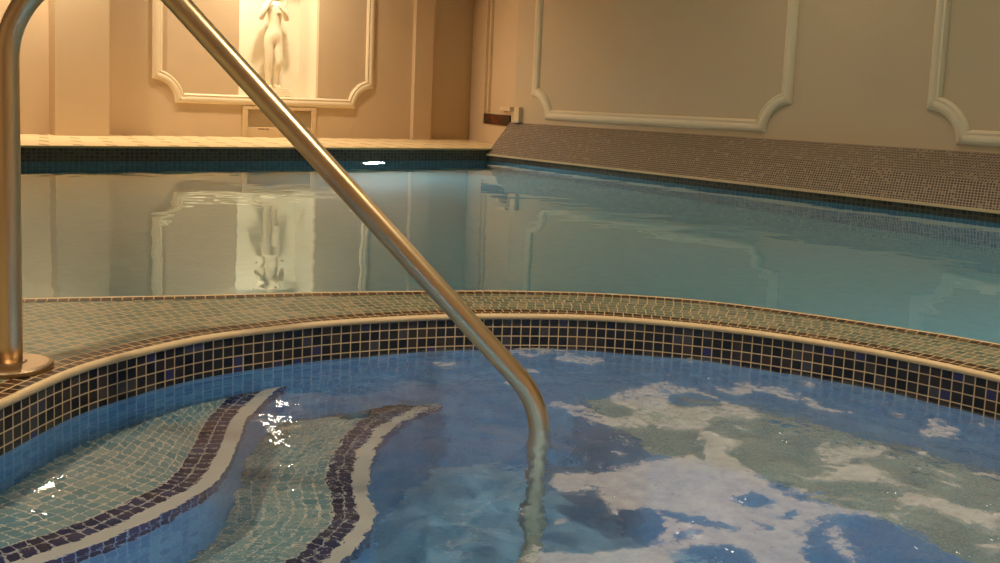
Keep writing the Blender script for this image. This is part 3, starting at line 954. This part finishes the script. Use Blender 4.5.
vs=[(x+dR.x*s2,y+dR.y*s2,z) for x,y,z in vs]
mesh('foot_flange',vs,fs,M['steel'],parent=hr)

# ---------------------------------------------------------------- lamps
WARM=(1.,.81,.57)
def spot_lamp(x,y,power,size=.09,col=WARM,label=None,spread=150):
    r=thing('downlight',label,'downlight',(x,y,ZC),'ceiling downlights')
    vs,fs=lathe([(.06,0),(.085,0),(.085,-.012),(.078,-.016),(.060,-.010)],32)
    mesh('bezel',vs,fs,M['steel'],parent=r,smooth=True)
    vs,fs=lathe([(.0,-.004),(.058,-.004),(.058,-.002),(.0,-.002)],32)
    mesh('lens',vs,fs,emit('downlight_lens',col,6.),parent=r)
    l=bpy.data.lights.new('downlight_glow','AREA'); l.shape='DISK'; l.size=size*2; l.energy=power; l.color=col; l.spread=math.radians(spread); l.cycles.is_caustics_light=(y<3)
    lo=bpy.data.objects.new('downlight_glow',l); COL.objects.link(lo); lo.location=(x,y,ZC-.03)
    return r
LAMPS=[(2.2, 9.75, 44, 'ceiling downlight nearest the left pilaster of the far wall'), (4.6, 9.75, 40, 'ceiling downlight in front of the statue niche'), (1.2, 5.0, 26, 'ceiling downlight over the left of the pool'), (5.6, 4.6, 8, 'ceiling downlight over the right half of the pool'), (5.3, 2.6, 7, 'added ceiling downlight near the right wall, out of view, brightening that wall'), (-0.6, 1.6, 40, 'ceiling downlight over the deck left of the spa'), (2.0, 0.4, 34, 'ceiling downlight over the spa')]  # the downlight beside the right wall is added to brighten it
for i,(x,y,p,lab) in enumerate(LAMPS): spot_lamp(x,y,p,label=lab)

# niche lamp
l=bpy.data.lights.new('niche_glow','AREA'); l.shape='DISK'; l.size=.5; l.energy=2.8; l.color=(1.,.88,.70)
lo=bpy.data.objects.new('niche_glow',l); COL.objects.link(lo); lo.location=(4.56,YF+.20,1.95); lo.rotation_euler=(0,math.radians(-12),0)
nl=thing('niche_lamp','small lamp up in the left side of the statue niche','lamp',(4.56,YF+.20,1.965))
vs,fs=lathe([(.02,.185),(.05,.185),(.058,.03),(.058,.012),(.03,.012)],28)
mesh('lamp_body',vs,fs,M['steel'],parent=nl,smooth=True)

def underwater(x,y,z,nrm,power,size,label,col,group='underwater lights'):
    r=thing('underwater_light',label,'light',(x,y,z),group)
    q=Vector(nrm).to_track_quat('Z','Y'); r.rotation_mode='QUATERNION'; r.rotation_quaternion=q
    vs,fs=lathe([(size*.8,0),(size*1.15,0),(size*1.15,.012),(size*1.05,.02),(size*.8,.014)],36)
    mesh('rim',vs,fs,M['steel'],parent=r,smooth=True)
    vs,fs=lathe([(0.001,.008),(size*.8,.008),(size*.78,.004),(0.001,.004)],36)
    mesh('lens',vs,fs,emit('underwater_lens',col,25.),parent=r)
    l=bpy.data.lights.new('underwater_glow','AREA'); l.shape='DISK'; l.size=size*1.9; l.energy=power; l.color=col; l.spread=PI
    lo=bpy.data.objects.new('underwater_glow',l); COL.objects.link(lo)
    lo.location=Vector((x,y,z))+Vector(nrm)*.03
    lo.rotation_mode='QUATERNION'; lo.rotation_quaternion=(-Vector(nrm)).to_track_quat('Z','Y')
UW=[(4.92, 8.4, -0.42, (0, -1, 0), 34, 0.13, 'round underwater light in the far pool wall below the statue', (0.8, 0.95, 1.0)), (2.64, 0.2, -0.6, (1, 0.0, 0), 62, 0.09, 'unseen underwater light added in the near pool wall to light the pool', (0.8, 0.95, 1.0)), (0.95, -0.03, -0.55, (0.15, 1.0, 0), 4.6, 0.07, 'round underwater light in the spa wall below the near side of the rim', (0.72, 0.88, 1.0)), (0.063, 0.705, -0.66, (0.94, 0.34, 0), 2.0, 0.07, 'round underwater light in the spa wall beyond the end of the steps', (0.72, 0.88, 1.0))]  # the near pool wall light is unseen, added to light the pool's right side
for u in UW: underwater(*u)

# ---------------------------------------------------------------- world, camera, view
w=bpy.data.worlds.new('room_dark'); S.world=w; w.use_nodes=True
w.node_tree.nodes['Background'].inputs[0].default_value=(.02,.017,.013,1); w.node_tree.nodes['Background'].inputs[1].default_value=.3
cam=bpy.data.cameras.new('camera'); co=bpy.data.objects.new('camera',cam); COL.objects.link(co)
yaw,pit,rol=.659998,.1086018,.0412468
cy,sy,cp,sp=math.cos(yaw),math.sin(yaw),math.cos(pit),math.sin(pit)
fw=Vector((sy*cp,cy*cp,-sp)); ri=Vector((cy,-sy,0)); dn=fw.cross(ri)
r2=ri*math.cos(rol)-dn*math.sin(rol); d2=ri*math.sin(rol)+dn*math.cos(rol)
for nm in ('spa_water',): bpy.data.objects[nm].cycles.is_caustics_caster=True
for ob in bpy.data.objects:
    if ob.type=='MESH' and (ob.name in('wall_spa','floor_spa','wall_spa_band') or (ob.parent and ob.parent.name.startswith(('spa_step','spa_bench')))): ob.cycles.is_caustics_receiver=True
co.matrix_world=Matrix(((r2.x,-d2.x,-fw.x,0),(r2.y,-d2.y,-fw.y,0),(r2.z,-d2.z,-fw.z,.57),(0,0,0,1)))
cam.sensor_width=36; cam.lens=.9906*36; cam.shift_y=-.0692; cam.clip_start=.05; cam.clip_end=60
S.camera=co
vw=S.view_settings; S.display_settings.display_device='sRGB'
vw.view_transform='Standard'; vw.look='None'; vw.gamma=1; vw.use_curve_mapping=False; vw.exposure=0.33
cy_=S.cycles
cy_.use_denoising=True; cy_.max_bounces=10; cy_.transmission_bounces=8; cy_.diffuse_bounces=5; cy_.glossy_bounces=5; cy_.transparent_max_bounces=12
cy_.sample_clamp_indirect=4.; cy_.blur_glossy=.3
